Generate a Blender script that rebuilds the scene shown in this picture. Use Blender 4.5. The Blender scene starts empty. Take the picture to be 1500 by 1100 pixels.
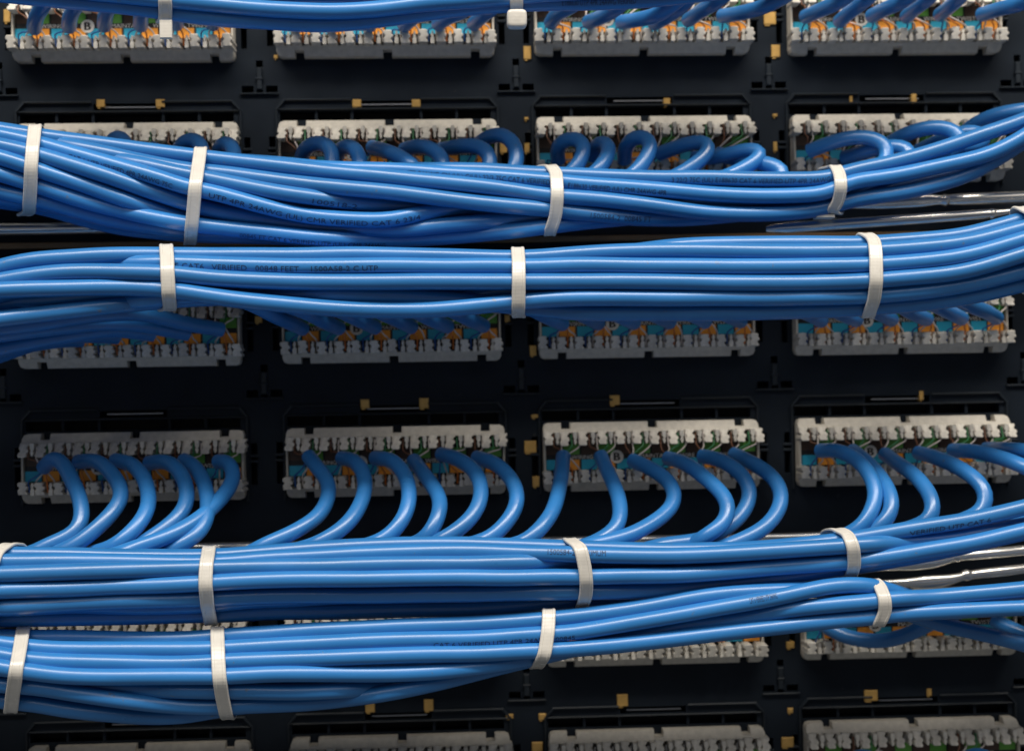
import bpy, bmesh, math, random
import numpy as np
from mathutils import Vector, Matrix
random.seed(7); rng = np.random.default_rng(7)
SC = bpy.context.scene
COL = SC.collection
S = 0.00025                      # metres per world unit; one unit is a quarter of a millimetre
# ------------------------------------------------------------------ camera, world, lamp, exposure
D = 2000.0                       # camera distance from the panel in units
YAW, PITCH, ROLL = -0.0414, 0.0123, 0.0174
CX, CZ = -96.4, 0.0
def _rot(y, p, r):
    cy, sy, cp, sp, cr, sr = np.cos(y), np.sin(y), np.cos(p), np.sin(p), np.cos(r), np.sin(r)
    Rz = np.array([[cy, -sy, 0], [sy, cy, 0], [0, 0, 1]]); Rx = np.array([[1, 0, 0], [0, cp, -sp], [0, sp, cp]])
    Ry = np.array([[cr, 0, sr], [0, 1, 0], [-sr, 0, cr]])
    return Rz @ Rx @ Ry
RM = _rot(YAW, PITCH, ROLL)
cam_d = bpy.data.cameras.new('camera'); cam = bpy.data.objects.new('camera', cam_d); COL.objects.link(cam)
cam.matrix_world = Matrix(((RM[0, 0], RM[0, 2], -RM[0, 1], CX * S), (RM[1, 0], RM[1, 2], -RM[1, 1], -D * S),
                           (RM[2, 0], RM[2, 2], -RM[2, 1], CZ * S), (0, 0, 0, 1)))
cam_d.sensor_fit = 'HORIZONTAL'; cam_d.sensor_width = 36.0; cam_d.lens = 36.0 * D / 1500.0
cam_d.clip_start = 0.01; cam_d.clip_end = 20.0
cam_d.dof.use_dof = True; cam_d.dof.focus_distance = (D - 262) * S; cam_d.dof.aperture_fstop = 9.0
SC.camera = cam
SC.view_settings.view_transform = 'Standard'; SC.view_settings.look = 'None'
SC.view_settings.exposure = 0.0; SC.view_settings.gamma = 1.0
W = bpy.data.worlds.new('World'); SC.world = W; W.use_nodes = True
W.node_tree.nodes['Background'].inputs[0].default_value = (0.92, 0.96, 1.0, 1)
W.node_tree.nodes['Background'].inputs[1].default_value = 0.12
def area_lamp(name, loc, target, sx, sy, power, col):
    l = bpy.data.lights.new(name, 'AREA'); l.shape = 'RECTANGLE'; l.size = sx; l.size_y = sy
    l.energy = power; l.color = col
    o = bpy.data.objects.new(name, l); COL.objects.link(o); o.location = loc
    o.rotation_euler = (Vector(target) - Vector(loc)).to_track_quat('-Z', 'Y').to_euler()
    return o
area_lamp('ceiling_strip_lamp', (0.02, -0.575, 0.91), (0.0, -0.05, 0.0), 1.5, 0.15, 17.8, (1.0, 0.925, 0.81))
area_lamp('fill_lamp', (0.1, -1.80, 1.74), (0.0, -0.05, 0.0), 4.2, 1.1, 21.0, (1.0, 0.94, 0.86))  # added broad fill that brightens the shaded rows of blocks
SC.cycles.max_bounces = 6
SC.cycles.use_denoising = True

def at(px, py, h=0.0):
    """photo pixel -> world unit point at height h off the panel (panel is the plane Y=0)"""
    d = RM @ np.array([(px - 750.0) / D, 1.0, -(py - 550.0) / D])
    t = (D - h) / d[1]
    return np.array([CX + d[0] * t, -h, CZ + d[2] * t])
def proj(P):
    v = (np.asarray(P) - np.array([CX, -D, CZ])) @ RM
    return 750 + D * v[0] / v[1], 550 - D * v[2] / v[1]

# ------------------------------------------------------------------ materials
def mat(name, col, rough=0.5, metal=0.0, var=0.0, vscale=200.0, bump=0.0, bscale=400.0, spec=0.5, stretch=None, sss=0.0, objvar=0.0, speck=0.0, shift=False, ridges=0.0):
    m = bpy.data.materials.new(name); m.use_nodes = True; nt = m.node_tree; b = nt.nodes['Principled BSDF']
    b.inputs['Base Color'].default_value = (*col, 1); b.inputs['Roughness'].default_value = rough
    b.inputs['Metallic'].default_value = metal; b.inputs['Specular IOR Level'].default_value = spec
    tc = nt.nodes.new('ShaderNodeTexCoord'); src = tc.outputs['Object']; base_src = src
    if shift:
        oi0 = nt.nodes.new('ShaderNodeObjectInfo'); va = nt.nodes.new('ShaderNodeVectorMath'); va.operation = 'ADD'
        nt.links.new(src, va.inputs[0]); vm = nt.nodes.new('ShaderNodeVectorMath'); vm.operation = 'SCALE'; vm.inputs['Scale'].default_value = 9.0
        cb = nt.nodes.new('ShaderNodeCombineXYZ')
        for q in range(3): nt.links.new(oi0.outputs['Random'], cb.inputs[q])
        nt.links.new(cb.outputs[0], vm.inputs[0]); nt.links.new(vm.outputs[0], va.inputs[1]); src = va.outputs[0]; base_src = src
    if stretch:
        mp = nt.nodes.new('ShaderNodeMapping'); mp.inputs['Scale'].default_value = stretch
        nt.links.new(src, mp.inputs['Vector']); src = mp.outputs['Vector']
    colsock = None
    if var > 0:
        n = nt.nodes.new('ShaderNodeTexNoise'); n.inputs['Scale'].default_value = vscale; n.inputs['Detail'].default_value = 5
        nt.links.new(src, n.inputs['Vector'])
        mr = nt.nodes.new('ShaderNodeMapRange'); mr.inputs[1].default_value = 0.3; mr.inputs[2].default_value = 0.7
        mr.inputs[3].default_value = 1 - var; mr.inputs[4].default_value = 1 + var
        nt.links.new(n.outputs['Fac'], mr.inputs[0])
        h = nt.nodes.new('ShaderNodeHueSaturation'); h.inputs['Color'].default_value = (*col, 1)
        vs = mr.outputs[0]
        if objvar > 0:
            oi = nt.nodes.new('ShaderNodeObjectInfo'); m2 = nt.nodes.new('ShaderNodeMapRange')
            m2.inputs[3].default_value = 1 - objvar; m2.inputs[4].default_value = 1 + objvar
            nt.links.new(oi.outputs['Random'], m2.inputs[0])
            mm = nt.nodes.new('ShaderNodeMath'); mm.operation = 'MULTIPLY'
            nt.links.new(vs, mm.inputs[0]); nt.links.new(m2.outputs[0], mm.inputs[1]); vs = mm.outputs[0]
        nt.links.new(vs, h.inputs['Value']); colsock = h.outputs['Color']
        r2 = nt.nodes.new('ShaderNodeMapRange'); r2.inputs[3].default_value = max(0.03, rough - 0.08); r2.inputs[4].default_value = rough + 0.1
        nt.links.new(n.outputs['Fac'], r2.inputs[0]); nt.links.new(r2.outputs[0], b.inputs['Roughness'])
        if speck > 0:
            n3 = nt.nodes.new('ShaderNodeTexNoise'); n3.inputs['Scale'].default_value = 330; n3.inputs['Detail'].default_value = 4
            nt.links.new(base_src, n3.inputs['Vector'])
            r3 = nt.nodes.new('ShaderNodeMapRange'); r3.inputs[1].default_value = 0.70; r3.inputs[2].default_value = 0.76
            r3.inputs[3].default_value = 0.0; r3.inputs[4].default_value = speck
            nt.links.new(n3.outputs['Fac'], r3.inputs[0])
            mx = nt.nodes.new('ShaderNodeMix'); mx.data_type = 'RGBA'
            mx.inputs['B'].default_value = (0.16, 0.15, 0.13, 1)
            nt.links.new(r3.outputs[0], mx.inputs['Factor']); nt.links.new(colsock, mx.inputs['A']); colsock = mx.outputs['Result']
        nt.links.new(colsock, b.inputs['Base Color'])
    if bump > 0:
        n2 = nt.nodes.new('ShaderNodeTexNoise'); n2.inputs['Scale'].default_value = bscale; n2.inputs['Detail'].default_value = 3
        nt.links.new(src, n2.inputs['Vector'])
        bp = nt.nodes.new('ShaderNodeBump'); bp.inputs['Strength'].default_value = bump; bp.inputs['Distance'].default_value = 0.0004
        nt.links.new(n2.outputs['Fac'], bp.inputs['Height']); nt.links.new(bp.outputs['Normal'], b.inputs['Normal'])
    if ridges > 0:
        wv = nt.nodes.new('ShaderNodeTexWave'); wv.bands_direction = 'Z'; wv.inputs['Scale'].default_value = 290.0
        nt.links.new(tc.outputs['Object'], wv.inputs['Vector'])
        b2 = nt.nodes.new('ShaderNodeBump'); b2.inputs['Strength'].default_value = ridges; b2.inputs['Distance'].default_value = 0.0003
        nt.links.new(wv.outputs['Fac'], b2.inputs['Height'])
        if bump > 0: nt.links.new(bp.outputs['Normal'], b2.inputs['Normal'])
        nt.links.new(b2.outputs['Normal'], b.inputs['Normal'])
    if sss > 0:
        b.inputs['Subsurface Weight'].default_value = sss; b.inputs['Subsurface Radius'].default_value = (0.002, 0.002, 0.0018)
        b.inputs['Subsurface Scale'].default_value = 0.5
    return m
M = {}
M['jacket'] = mat('blue_pvc_jacket', (0.027, 0.188, 0.51), 0.30, var=0.10, vscale=120, bump=0.26, bscale=130, spec=0.72, stretch=(0.35, 1, 1), objvar=0.11, speck=0.5, shift=True)
M['beige'] = mat('beige_moulded_plastic', (0.59, 0.55, 0.48), 0.5, var=0.11, vscale=500, bump=0.12, bscale=1500, objvar=0.05)
M['tooth'] = mat('pale_moulded_plastic', (0.65, 0.615, 0.55), 0.45, var=0.16, vscale=700, bump=0.1, bscale=1500, objvar=0.14)
M['panel'] = mat('black_panel_plastic', (0.013, 0.018, 0.026), 0.45, var=0.15, vscale=60, bump=0.10, bscale=2500, spec=0.11, speck=0.16)
M['panelrib'] = mat('black_rib_plastic', (0.016, 0.022, 0.030), 0.38, var=0.15, vscale=90, spec=0.35)
M['void'] = mat('dark_cavity', (0.004, 0.004, 0.006), 0.8)
M['trough'] = mat('dark_trough_plastic', (0.022, 0.02, 0.02), 0.6)
M['brown'] = mat('print_brown', (0.075, 0.042, 0.028), 0.55)
M['green'] = mat('print_green', (0.13, 0.40, 0.06), 0.5)
M['orange'] = mat('print_orange', (0.95, 0.37, 0.04), 0.5)
M['cyan'] = mat('print_blue', (0.02, 0.38, 0.60), 0.5)
M['blackprint'] = mat('print_black', (0.012, 0.012, 0.014), 0.5)
M['whiteprint'] = mat('print_white', (0.78, 0.76, 0.72), 0.6)
M['inkprint'] = mat('jacket_ink', (0.014, 0.04, 0.12), 0.5)
M['brass'] = mat('brass_contact', (0.66, 0.40, 0.12), 0.38, metal=0.35, var=0.12, vscale=300)
M['steelline'] = mat('grey_steel_edge', (0.42, 0.43, 0.46), 0.4, metal=0.5)
M['chrome'] = mat('chromed_steel', (0.88, 0.86, 0.82), 0.24, metal=0.9)
M['bronze'] = mat('brown_coated_rail', (0.24, 0.145, 0.07), 0.5, var=0.15, vscale=80)
M['nylon'] = mat('white_nylon', (0.68, 0.655, 0.61), 0.24, var=0.05, vscale=300, bump=0.06, bscale=900, sss=0.12, ridges=0.045)
M['contact'] = mat('tinned_contact', (0.35, 0.34, 0.33), 0.35, metal=0.8)
M['w_brown'] = mat('wire_brown', (0.15, 0.06, 0.03), 0.4)
M['w_green'] = mat('wire_green', (0.04, 0.20, 0.08), 0.4)
M['w_blue'] = mat('wire_blue', (0.02, 0.10, 0.35), 0.4)
M['w_orange'] = mat('wire_orange', (0.70, 0.20, 0.04), 0.4)
M['w_white'] = mat('wire_white', (0.62, 0.56, 0.52), 0.4)
M['rackback'] = mat('rack_back_black', (0.006, 0.007, 0.009), 0.7)

# ------------------------------------------------------------------ mesh helpers
class MB:
    def __init__(s): s.v = []; s.f = []; s.mi = []; s.sm = []
    def add(s, vs, fs, mi=0, smooth=False):
        o = len(s.v); s.v += [tuple(map(float, p)) for p in vs]
        for f in fs: s.f.append(tuple(o + i for i in f)); s.mi.append(mi); s.sm.append(smooth)
    def box(s, x0, x1, z0, z1, h0, h1, mi=0, c=0.0):
        """box in panel coordinates; c chamfers the front edge"""
        if x0 > x1: x0, x1 = x1, x0
        if z0 > z1: z0, z1 = z1, z0
        c = min(c, (x1 - x0) * .4, (z1 - z0) * .4, abs(h1 - h0) * .8)
        def ring(x0, x1, z0, z1, h): return [(x0, -h, z0), (x1, -h, z0), (x1, -h, z1), (x0, -h, z1)]
        rings = [ring(x0, x1, z0, z1, h0)]
        if c > 0: rings += [ring(x0, x1, z0, z1, h1 - c), ring(x0 + c, x1 - c, z0 + c, z1 - c, h1)]
        else: rings += [ring(x0, x1, z0, z1, h1)]
        vs = [p for r in rings for p in r]; n = len(rings); fs = [(3, 2, 1, 0)]
        for k in range(n - 1):
            for i in range(4): fs.append((4 * k + i, 4 * k + (i + 1) % 4, 4 * k + 4 + (i + 1) % 4, 4 * k + 4 + i))
        fs.append(tuple(4 * (n - 1) + i for i in range(4)))
        s.add(vs, fs, mi)
    def prism(s, poly, h0, hf, mi=0, c=0.0):
        """polygon (x,z) counter-clockwise seen from the camera, front height hf(z) or number"""
        g = hf if callable(hf) else (lambda z: hf)
        n = len(poly); vs = [(x, -h0, z) for x, z in poly]; fs = []
        if c > 0:
            vs += [(x, -(g(z) - c), z) for x, z in poly]
            cx = sum(p[0] for p in poly) / n; cz = sum(p[1] for p in poly) / n
            ins = []
            for i in range(n):
                a, b, d = np.array(poly[i - 1]), np.array(poly[i]), np.array(poly[(i + 1) % n])
                e1 = (b - a) / (np.linalg.norm(b - a) + 1e-9); e2 = (d - b) / (np.linalg.norm(d - b) + 1e-9)
                nn = np.array([-(e1[1] + e2[1]), e1[0] + e2[0]]); nn /= (np.linalg.norm(nn) + 1e-9)
                q = b + nn * c; ins.append(q)
            vs += [(q[0], -g(q[1]), q[1]) for q in ins]; L = 3
        else:
            vs += [(x, -g(z), z) for x, z in poly]; L = 2
        for k in range(L - 1):
            for i in range(n): fs.append((k * n + i, k * n + (i + 1) % n, (k + 1) * n + (i + 1) % n, (k + 1) * n + i))
        fs.append(tuple((L - 1) * n + i for i in range(n)))
        s.add(vs, fs, mi)
    def tube(s, pts, r, sides=12, mi=0, cap=True, flat=None):
        """pts Nx3 world units; r scalar or N; flat = optional N of scale in depth"""
        P = np.asarray(pts, float); n = len(P); R = np.full(n, r) if np.isscalar(r) else np.asarray(r)
        T = np.gradient(P, axis=0); T /= np.linalg.norm(T, axis=1)[:, None] + 1e-12
        N = frame(T)
        B = np.cross(T, N)
        a = np.arange(sides) * 2 * np.pi / sides
        ca, sa = np.cos(a), np.sin(a)
        V = P[:, None, :] + R[:, None, None] * (ca[None, :, None] * N[:, None, :] + sa[None, :, None] * B[:, None, :])
        if flat is not None:
            V[:, :, 1] = P[:, None, 1] + (V[:, :, 1] - P[:, None, 1]) * np.asarray(flat)[:, None]
        vs = V.reshape(-1, 3).tolist(); fs = []
        for k in range(n - 1):
            for i in range(sides):
                j = (i + 1) % sides
                fs.append((k * sides + i, k * sides + j, (k + 1) * sides + j, (k + 1) * sides + i))
        s.add(vs, fs, mi, True)
        if cap:
            s.add(V[0].tolist(), [tuple(reversed(range(sides)))], mi); s.add(V[-1].tolist(), [tuple(range(sides))], mi)
        return P, T, N, B
    def mesh(s, name, mats, origin=(0, 0, 0)):
        me = bpy.data.meshes.new(name)
        V = (np.asarray(s.v) - np.asarray(origin)) * S
        me.from_pydata(V.tolist(), [], s.f)
        for m in mats: me.materials.append(m)
        me.polygons.foreach_set('material_index', s.mi); me.polygons.foreach_set('use_smooth', s.sm)
        me.update()
        return me
def frame(T):
    """parallel-transport normals"""
    n = len(T); N = np.zeros_like(T)
    a = np.array([0, 0, 1.0]); a = a - T[0] * np.dot(a, T[0])
    if np.linalg.norm(a) < .2: a = np.array([1.0, 0, 0]) - T[0] * T[0][0]
    N[0] = a / np.linalg.norm(a)
    for i in range(1, n):
        v = N[i - 1] - T[i] * np.dot(N[i - 1], T[i]); N[i] = v / (np.linalg.norm(v) + 1e-12)
    return N
def recalc(me):
    bm = bmesh.new(); bm.from_mesh(me); bmesh.ops.recalc_face_normals(bm, faces=bm.faces); bm.to_mesh(me); bm.free()
def obj(name, me, parent=None, loc=(0, 0, 0)):
    o = bpy.data.objects.new(name, me); COL.objects.link(o)
    o.location = [c * S for c in loc]
    if parent is not None: o.parent = parent
    return o
def thing(o, label, cat, group=None):
    o['label'] = label; o['category'] = cat
    if group: o['group'] = group
    return o
def empty(name, loc):
    o = bpy.data.objects.new(name, None); o.empty_display_size = 0.01; COL.objects.link(o); o.location = [c * S for c in loc]; return o
def resample(P, step):
    P = np.asarray(P, float); 
    # centripetal-ish Catmull-Rom, then arc-length resampling
    Q = np.vstack([2 * P[0] - P[1], P, 2 * P[-1] - P[-2]]); out = []
    for i in range(1, len(Q) - 2):
        p0, p1, p2, p3 = Q[i - 1:i + 3]
        m = max(3, int(np.linalg.norm(p2 - p1) / 3))
        t = np.linspace(0, 1, m, endpoint=False)[:, None]
        out.append(.5 * (2 * p1 + (p2 - p0) * t + (2 * p0 - 5 * p1 + 4 * p2 - p3) * t ** 2 + (3 * p1 - p0 - 3 * p2 + p3) * t ** 3))
    out = np.vstack(out + [P[-1:]])
    d = np.r_[0, np.cumsum(np.linalg.norm(np.diff(out, axis=0), axis=1))]
    n = max(4, int(round(d[-1] / step)) + 1); u = np.linspace(0, d[-1], n)
    return np.stack([np.interp(u, d, out[:, k]) for k in range(3)], 1)
def smooth(P, it=2):
    P = P.copy()
    for _ in range(it): P[1:-1] = .25 * P[:-2] + .5 * P[1:-1] + .25 * P[2:]
    return P
def text_mesh(body, size, name='lettering', extrude=0.0, cuts=False):
    cu = bpy.data.curves.new(name, 'FONT'); cu.body = body; cu.size = size; cu.resolution_u = 2; cu.extrude = extrude
    cu.align_x = 'LEFT'
    t = bpy.data.objects.new(name, cu); COL.objects.link(t)
    me = bpy.data.meshes.new_from_object(t.evaluated_get(bpy.context.evaluated_depsgraph_get()))
    bpy.data.objects.remove(t); bpy.data.curves.remove(cu)
    if cuts:
        bm = bmesh.new(); bm.from_mesh(me)
        for yv in (.9, 1.8, 2.7, 3.6, 4.5, 5.4, 6.3):
            bmesh.ops.bisect_plane(bm, geom=bm.verts[:] + bm.edges[:] + bm.faces[:], plane_co=(0, yv, 0), plane_no=(0, 1, 0))
        bm.to_mesh(me); bm.free()
    vs = [tuple(v.co) for v in me.vertices]; fs = [tuple(p.vertices) for p in me.polygons]
    bpy.data.meshes.remove(me)
    return vs, fs

# ------------------------------------------------------------------ layout of the panel (world units)
PITCHX, BW, BH = 374.67, 315.6, 100.1
ROWZ = [590.2, 400.0, 146.8, -46.7, -300.3, -493.9]        # top edge of each row of blocks
# measured nudges of the single blocks (dx, dz) against the even grid
NUDGE = {(0, 0): (-4, -3), (0, 1): (-2, 1), (0, 2): (-2, 2), (0, 3): (-1, 0), (1, 0): (-1, -2), (1, 1): (-1, -1), (1, 2): (-2, 1), (1, 3): (0, 1),
         (2, 0): (-1, -1), (2, 1): (0, 0), (2, 2): (-3, 1), (2, 3): (-2, 0), (3, 0): (2, -1), (3, 1): (3, 0), (3, 2): (0, 1), (3, 3): (-1, 1),
         (4, 2): (1, 0), (4, 3): (1, 1), (5, 0): (3, -2), (5, 1): (3, 0), (5, 2): (1, -1), (5, 3): (2, 3)}
def block_origin(r, c):
    dx, dz = NUDGE.get((r, c), (0, 0))
    return np.array([(c - 1.5) * PITCHX - BW / 2 + dx, 0.0, ROWZ[r] + dz])
ROWN = ['top row', 'second row', 'third row', 'fourth row', 'fifth row', 'bottom row']
COLN = ['leftmost', 'second', 'third', 'rightmost']
ORD = ['first', 'second', 'third', 'fourth', 'fifth', 'sixth', 'seventh', 'eighth', 'ninth', 'tenth', 'eleventh', 'twelfth']

# ------------------------------------------------------------------ setting: back of the rack
mb = MB(); mb.box(-1500, 1500, -1100, 1100, -130, -110)
o = obj('wall', mb.mesh('wall', [M['rackback']])); o['kind'] = 'structure'

# ------------------------------------------------------------------ patch panels
def plate(mbx, x0, x1, z0, z1, holes, h0, h1, mi=0):
    xs = sorted({x0, x1, *[v for q in holes for v in q[:2] if x0 < v < x1]}); zs = sorted({z0, z1, *[v for q in holes for v in q[2:] if z0 < v < z1]})
    nx, nz = len(xs) - 1, len(zs) - 1
    sol = np.ones((nx, nz), bool)
    for i in range(nx):
        for k in range(nz):
            cx, cz = (xs[i] + xs[i + 1]) / 2, (zs[k] + zs[k + 1]) / 2
            for q in holes:
                if q[0] < cx < q[1] and q[2] < cz < q[3]: sol[i, k] = False; break
    for i in range(nx):
        for k in range(nz):
            if not sol[i, k]: continue
            a, b, c, d = xs[i], xs[i + 1], zs[k], zs[k + 1]
            mbx.add([(a, -h1, c), (b, -h1, c), (b, -h1, d), (a, -h1, d)], [(0, 1, 2, 3)], mi)
            for (ii, kk, e) in ((i - 1, k, ((a, d), (a, c))), (i + 1, k, ((b, c), (b, d))), (i, k - 1, ((a, c), (b, c))), (i, k + 1, ((b, d), (a, d)))):
                if not (0 <= ii < nx and 0 <= kk < nz) or not sol[ii, kk]:
                    (xa, za), (xb, zb) = e
                    mbx.add([(xa, -h0, za), (xb, -h0, zb), (xb, -h1, zb), (xa, -h1, za)], [(0, 1, 2, 3)], mi)
GAPZ = [at(900, 350, 0)[2], at(900, 793, 0)[2]]
PZ = [(GAPZ[0] + 5, 760), (GAPZ[1] + 5, GAPZ[0] - 5), (-800, GAPZ[1] - 5)]
PX0, PX1 = -3 * PITCHX / 1.38, 2.17 * PITCHX
def win_rects(r, c):
    o = block_origin(r, c)
    return [(o[0] + a, o[0] + b, o[2] + 3, o[2] + 17) for a, b in ((0, 51), (55, 103), (107, 204), (208, 256), (260, 308))]
brass_px = [  # small brass contacts in sight, photo pixels x0,y0,x1,y1 (placed on the panel face)
 (5, 14, 15, 33), (767, 68, 778, 87), (1119, 18, 1137, 36), (1130, 66, 1143, 84), (401, 81, 407, 86),
 (141, 146, 153, 157), (228, 146, 241, 157), (516, 146, 529, 157), (603, 146, 616, 157), (972, 144, 982, 154), (1335, 138, 1343, 150), (1245, 141, 1249, 150),
 (732, 210, 743, 224), (768, 210, 776, 224), (768, 172, 774, 176), (1132, 167, 1139, 171), (1133, 208, 1139, 222),
 (739, 461, 747, 471), (776, 506, 786, 521), (776, 433, 787, 438), (373, 463, 384, 473),
 (778, 607, 789, 612), (768, 646, 786, 663), (780, 698, 791, 713), (528, 585, 541, 598), (614, 583, 628, 598), (893, 579, 908, 593), (1347, 573, 1353, 586),
 (741, 1046, 752, 1052), (789, 1045, 800, 1054), (779, 1087, 795, 1100), (1152, 940, 1164, 949), (1145, 1080, 1163, 1094), (1154, 1037, 1162, 1044),
 (535, 1030, 549, 1043), (621, 1024, 635, 1041), (904, 1017, 920, 1034), (1266, 1011, 1286, 1026), (1358, 1009, 1365, 1019), (1154, 880, 1163, 888)]
panel_things = []
for pi in range(3):
    z0, z1 = PZ[pi]
    rows = (0 + 2 * pi, 1 + 2 * pi)
    root = empty('patch_panel', (0, 0, z0))
    thing(root, ['black patch panel at the top carrying the first two rows of pale blocks', 'black patch panel in the middle carrying the third and fourth rows of pale blocks',
                 'black patch panel at the bottom carrying the fifth and bottom rows of pale blocks'][pi], 'patch panel', 'patch panels stacked in the rack')
    org = (0, 0, z0)
    holes = []
    up, lo = rows
    for c in range(4):
        holes += win_rects(lo, c)
        o = block_origin(lo, c)
        holes.append((o[0] + 106, o[0] + 203, o[2] + 21, o[2] + 31))       # latch slot
        for r in rows:                                                      # side slots of the block clips
            b = block_origin(r, c)
            holes += [(b[0] - 16, b[0] - 7, b[2] - 80, b[2] - 20), (b[0] + BW + 7, b[0] + BW + 16, b[2] - 80, b[2] - 20)]
    tcs = []
    for c in range(5):
        tx = (c - 2) * PITCHX; tz = ROWZ[up] - BH
        tcs.append((tx, tz))
        holes += [(tx - 5, tx + 5, tz - 10, tz), (tx - 26, tx - 9, tz - 47, tz - 37), (tx + 9, tx + 26, tz - 47, tz - 37), (tx - 5, tx + 5, tz - 47, tz - 44)]
    mbf = MB(); plate(mbf, PX0, PX1, z0, z1, holes, -26, 0)
    obj('faceplate', mbf.mesh('faceplate', [M['panel']], org), root)
    mv = MB(); mv.box(PX0 + 4, PX1 - 4, z0 + 4, z1 - 4, -60, -27)
    obj('backing', mv.mesh('backing', [M['void']], org), root)
    for (tx, tz) in tcs:
        mt = MB(); mt.box(tx - 4, tx + 4, tz - 43, tz - 11, 0.2, 4, c=1.2)
        mt.box(tx - 5.5, tx + 5.5, tz - 29, tz - 26, 0.3, 5, c=1)
        obj('latch_post', mt.mesh('latch_post', [M['panelrib']], org), root)
        ml = MB(); ml.box(tx - 28, tx + 28, tz - 50.5, tz - 48, 0.2, 5, c=1.0)
        obj('ledge', ml.mesh('ledge', [M['panelrib']], org), root)
    for c in range(4):
        o = block_origin(lo, c)
        # chamfered rim round the window band and the block
        mr = MB()
        x0, x1 = o[0] - 6, o[0] + BW + 4; zt = o[2] + 34
        mr.box(x0 + 12, o[0] + 104, zt - 3, zt, .2, 5, c=1.2); mr.box(o[0] + 205, x1 - 12, zt - 3, zt, .2, 5, c=1.2)
        mr.prism([(x0, zt - 15), (x0 + 3.4, zt - 15), (x0 + 14, zt - 3), (x0 + 12, zt)], .2, 5)
        mr.prism([(x1, zt - 15), (x1 - 12, zt), (x1 - 14, zt - 3), (x1 - 3.4, zt - 15)], .2, 5)
        mr.box(x0, x0 + 3, o[2] - 104, zt - 15, .2, 5, c=1); mr.box(x1 - 3, x1, o[2] - 104, zt - 15, .2, 5, c=1)
        mr.box(x0 + 4, x1 - 4, o[2] + 17.6, o[2] + 20, .2, 4, c=1)
        obj('bezel', mr.mesh('bezel', [M['panelrib']], org), root)
        ms = MB(); ms.box(o[0] + 116, o[0] + 196, o[2] + 25.3, o[2] + 26.8, -6, -3)
        obj('latch_wire', ms.mesh('latch_wire', [M['steelline']], org), root)
        for r in rows:
            b = block_origin(r, c)
            for sx in (b[0] - 11.5, b[0] + BW + 11.5):
                for q in (-36, -44):
                    mq = MB(); mq.box(sx - 6.5, sx + 6.5, b[2] + q - 4, b[2] + q, -18, 2.5, c=1)
                    obj('louvre', mq.mesh('louvre', [M['panelrib']], org), root)
    for (a, b, c_, d_) in brass_px:
        zc = at((a + c_) / 2, (b + d_) / 2, 3)
        if z0 < zc[2] < z1:
            p = at(a, b, 3); q = at(c_, d_, 3)
            mq = MB(); mq.box(p[0], q[0], q[2], p[2], -12, 3, c=.8); mq.box(p[0] + 1.5, (p[0] + q[0]) / 2, q[2] - 2, q[2] + .4, -12, 2)
            obj('contact_tab', mq.mesh('contact_tab', [M['brass']], org), root)
    panel_things.append(root)
# brown coated rails seen in the gaps between the panels
for k, gz in enumerate(GAPZ):
    mb = MB(); mb.box(PX0 - 40, PX1 + 40, gz - 9, gz + 9, -24, 3 if k == 0 else 4, c=1.5)
    mb2 = MB(); mb2.box(PX0, PX1, gz - 4, gz + 4.2, -10, 10, c=1.5)
    org = (0, 0, gz)
    o = obj('mounting_rail', mb2.mesh('mounting_rail', [M['bronze']], org), None, org)
    thing(o, ['narrow brown rail between the top and middle patch panels', 'narrow brown rail between the middle and bottom patch panels'][k], 'rail', 'brown rails between the panels')

# ------------------------------------------------------------------ termination blocks
def rounded_bar(top=True):
    """comb bar of the block: outline with rounded outer corners and three latch notches (local x, z from the block's top-left)"""
    n = []
    for cx in (33, 160, 287.5):
        n += [(cx - 6.5, 0), (cx - 6.5, -9), (cx + 6.5, -9), (cx + 6.5, 0)]
    arcL = [(0, -7), (2, -2.2), (7, 0)]; arcR = [(BW - 7, 0), (BW - 2, -2.2), (BW, -7)]
    outline = arcL + n + arcR + [(BW, -15), (0, -15)]
    outline = outline[::-1]
    if not top: outline = [(x, -BH - z) for x, z in outline][::-1]
    return outline
def hslope(z):
    d = min(-z, BH + z); return 15 + 8 * min(1, max(0, d) / 14)
mb = MB(); mb.prism(rounded_bar(True), 1.0, lambda z: 14 + 9 * min(1.0, -z / 15.0), c=1.0)
mb.prism(rounded_bar(False), 1.0, lambda z: 14 + 9 * min(1.0, (BH + z) / 15.0), c=1.0)
for x0, x1 in ((0.2, 3.2), (BW - 3.2, BW - 0.2)): mb.box(x0, x1, -BH + 15.2, -15.2, 1, 24, c=.8)
ME_HOUSING = mb.mesh('housing', [M['beige']]); recalc(ME_HOUSING)
mb = MB(); mb.box(3.4, BW - 3.4, -BH + 15.3, -15.3, 1, 8)
ME_TROUGH = mb.mesh('trough', [M['trough']])
def tooth_poly(w, hgt, flip):
    hw = w / 2
    R = [(hw, 0), (hw, -.16 * hgt), (hw - 2.2, -.26 * hgt), (hw - 2.0, -.38 * hgt), (hw + .6, -.46 * hgt), (hw + .4, -.62 * hgt), (hw - 1.8, -.72 * hgt), (hw - 1.2, -.92 * hgt), (hw - 3, -hgt)]
    Lf = [(-hw + 1.5, -hgt), (-hw - .6, -.88 * hgt), (-hw - .4, -.70 * hgt), (-hw + 1.8, -.60 * hgt), (-hw + 1.6, -.48 * hgt), (-hw - .4, -.38 * hgt), (-hw, -.18 * hgt), (-hw, 0)]
    p = (R + Lf)
    p = p[::-1]
    return p
def zflip(p): return [(x, -z) for x, z in p][::-1]
HG = 19.5
mb = MB(); mb.prism(tooth_poly(13, HG, 0), 8.3, lambda z: 27 + 16 * (-z / HG), c=1.0); ME_TOOTH_T = mb.mesh('tooth', [M['tooth']]); recalc(ME_TOOTH_T)
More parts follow.
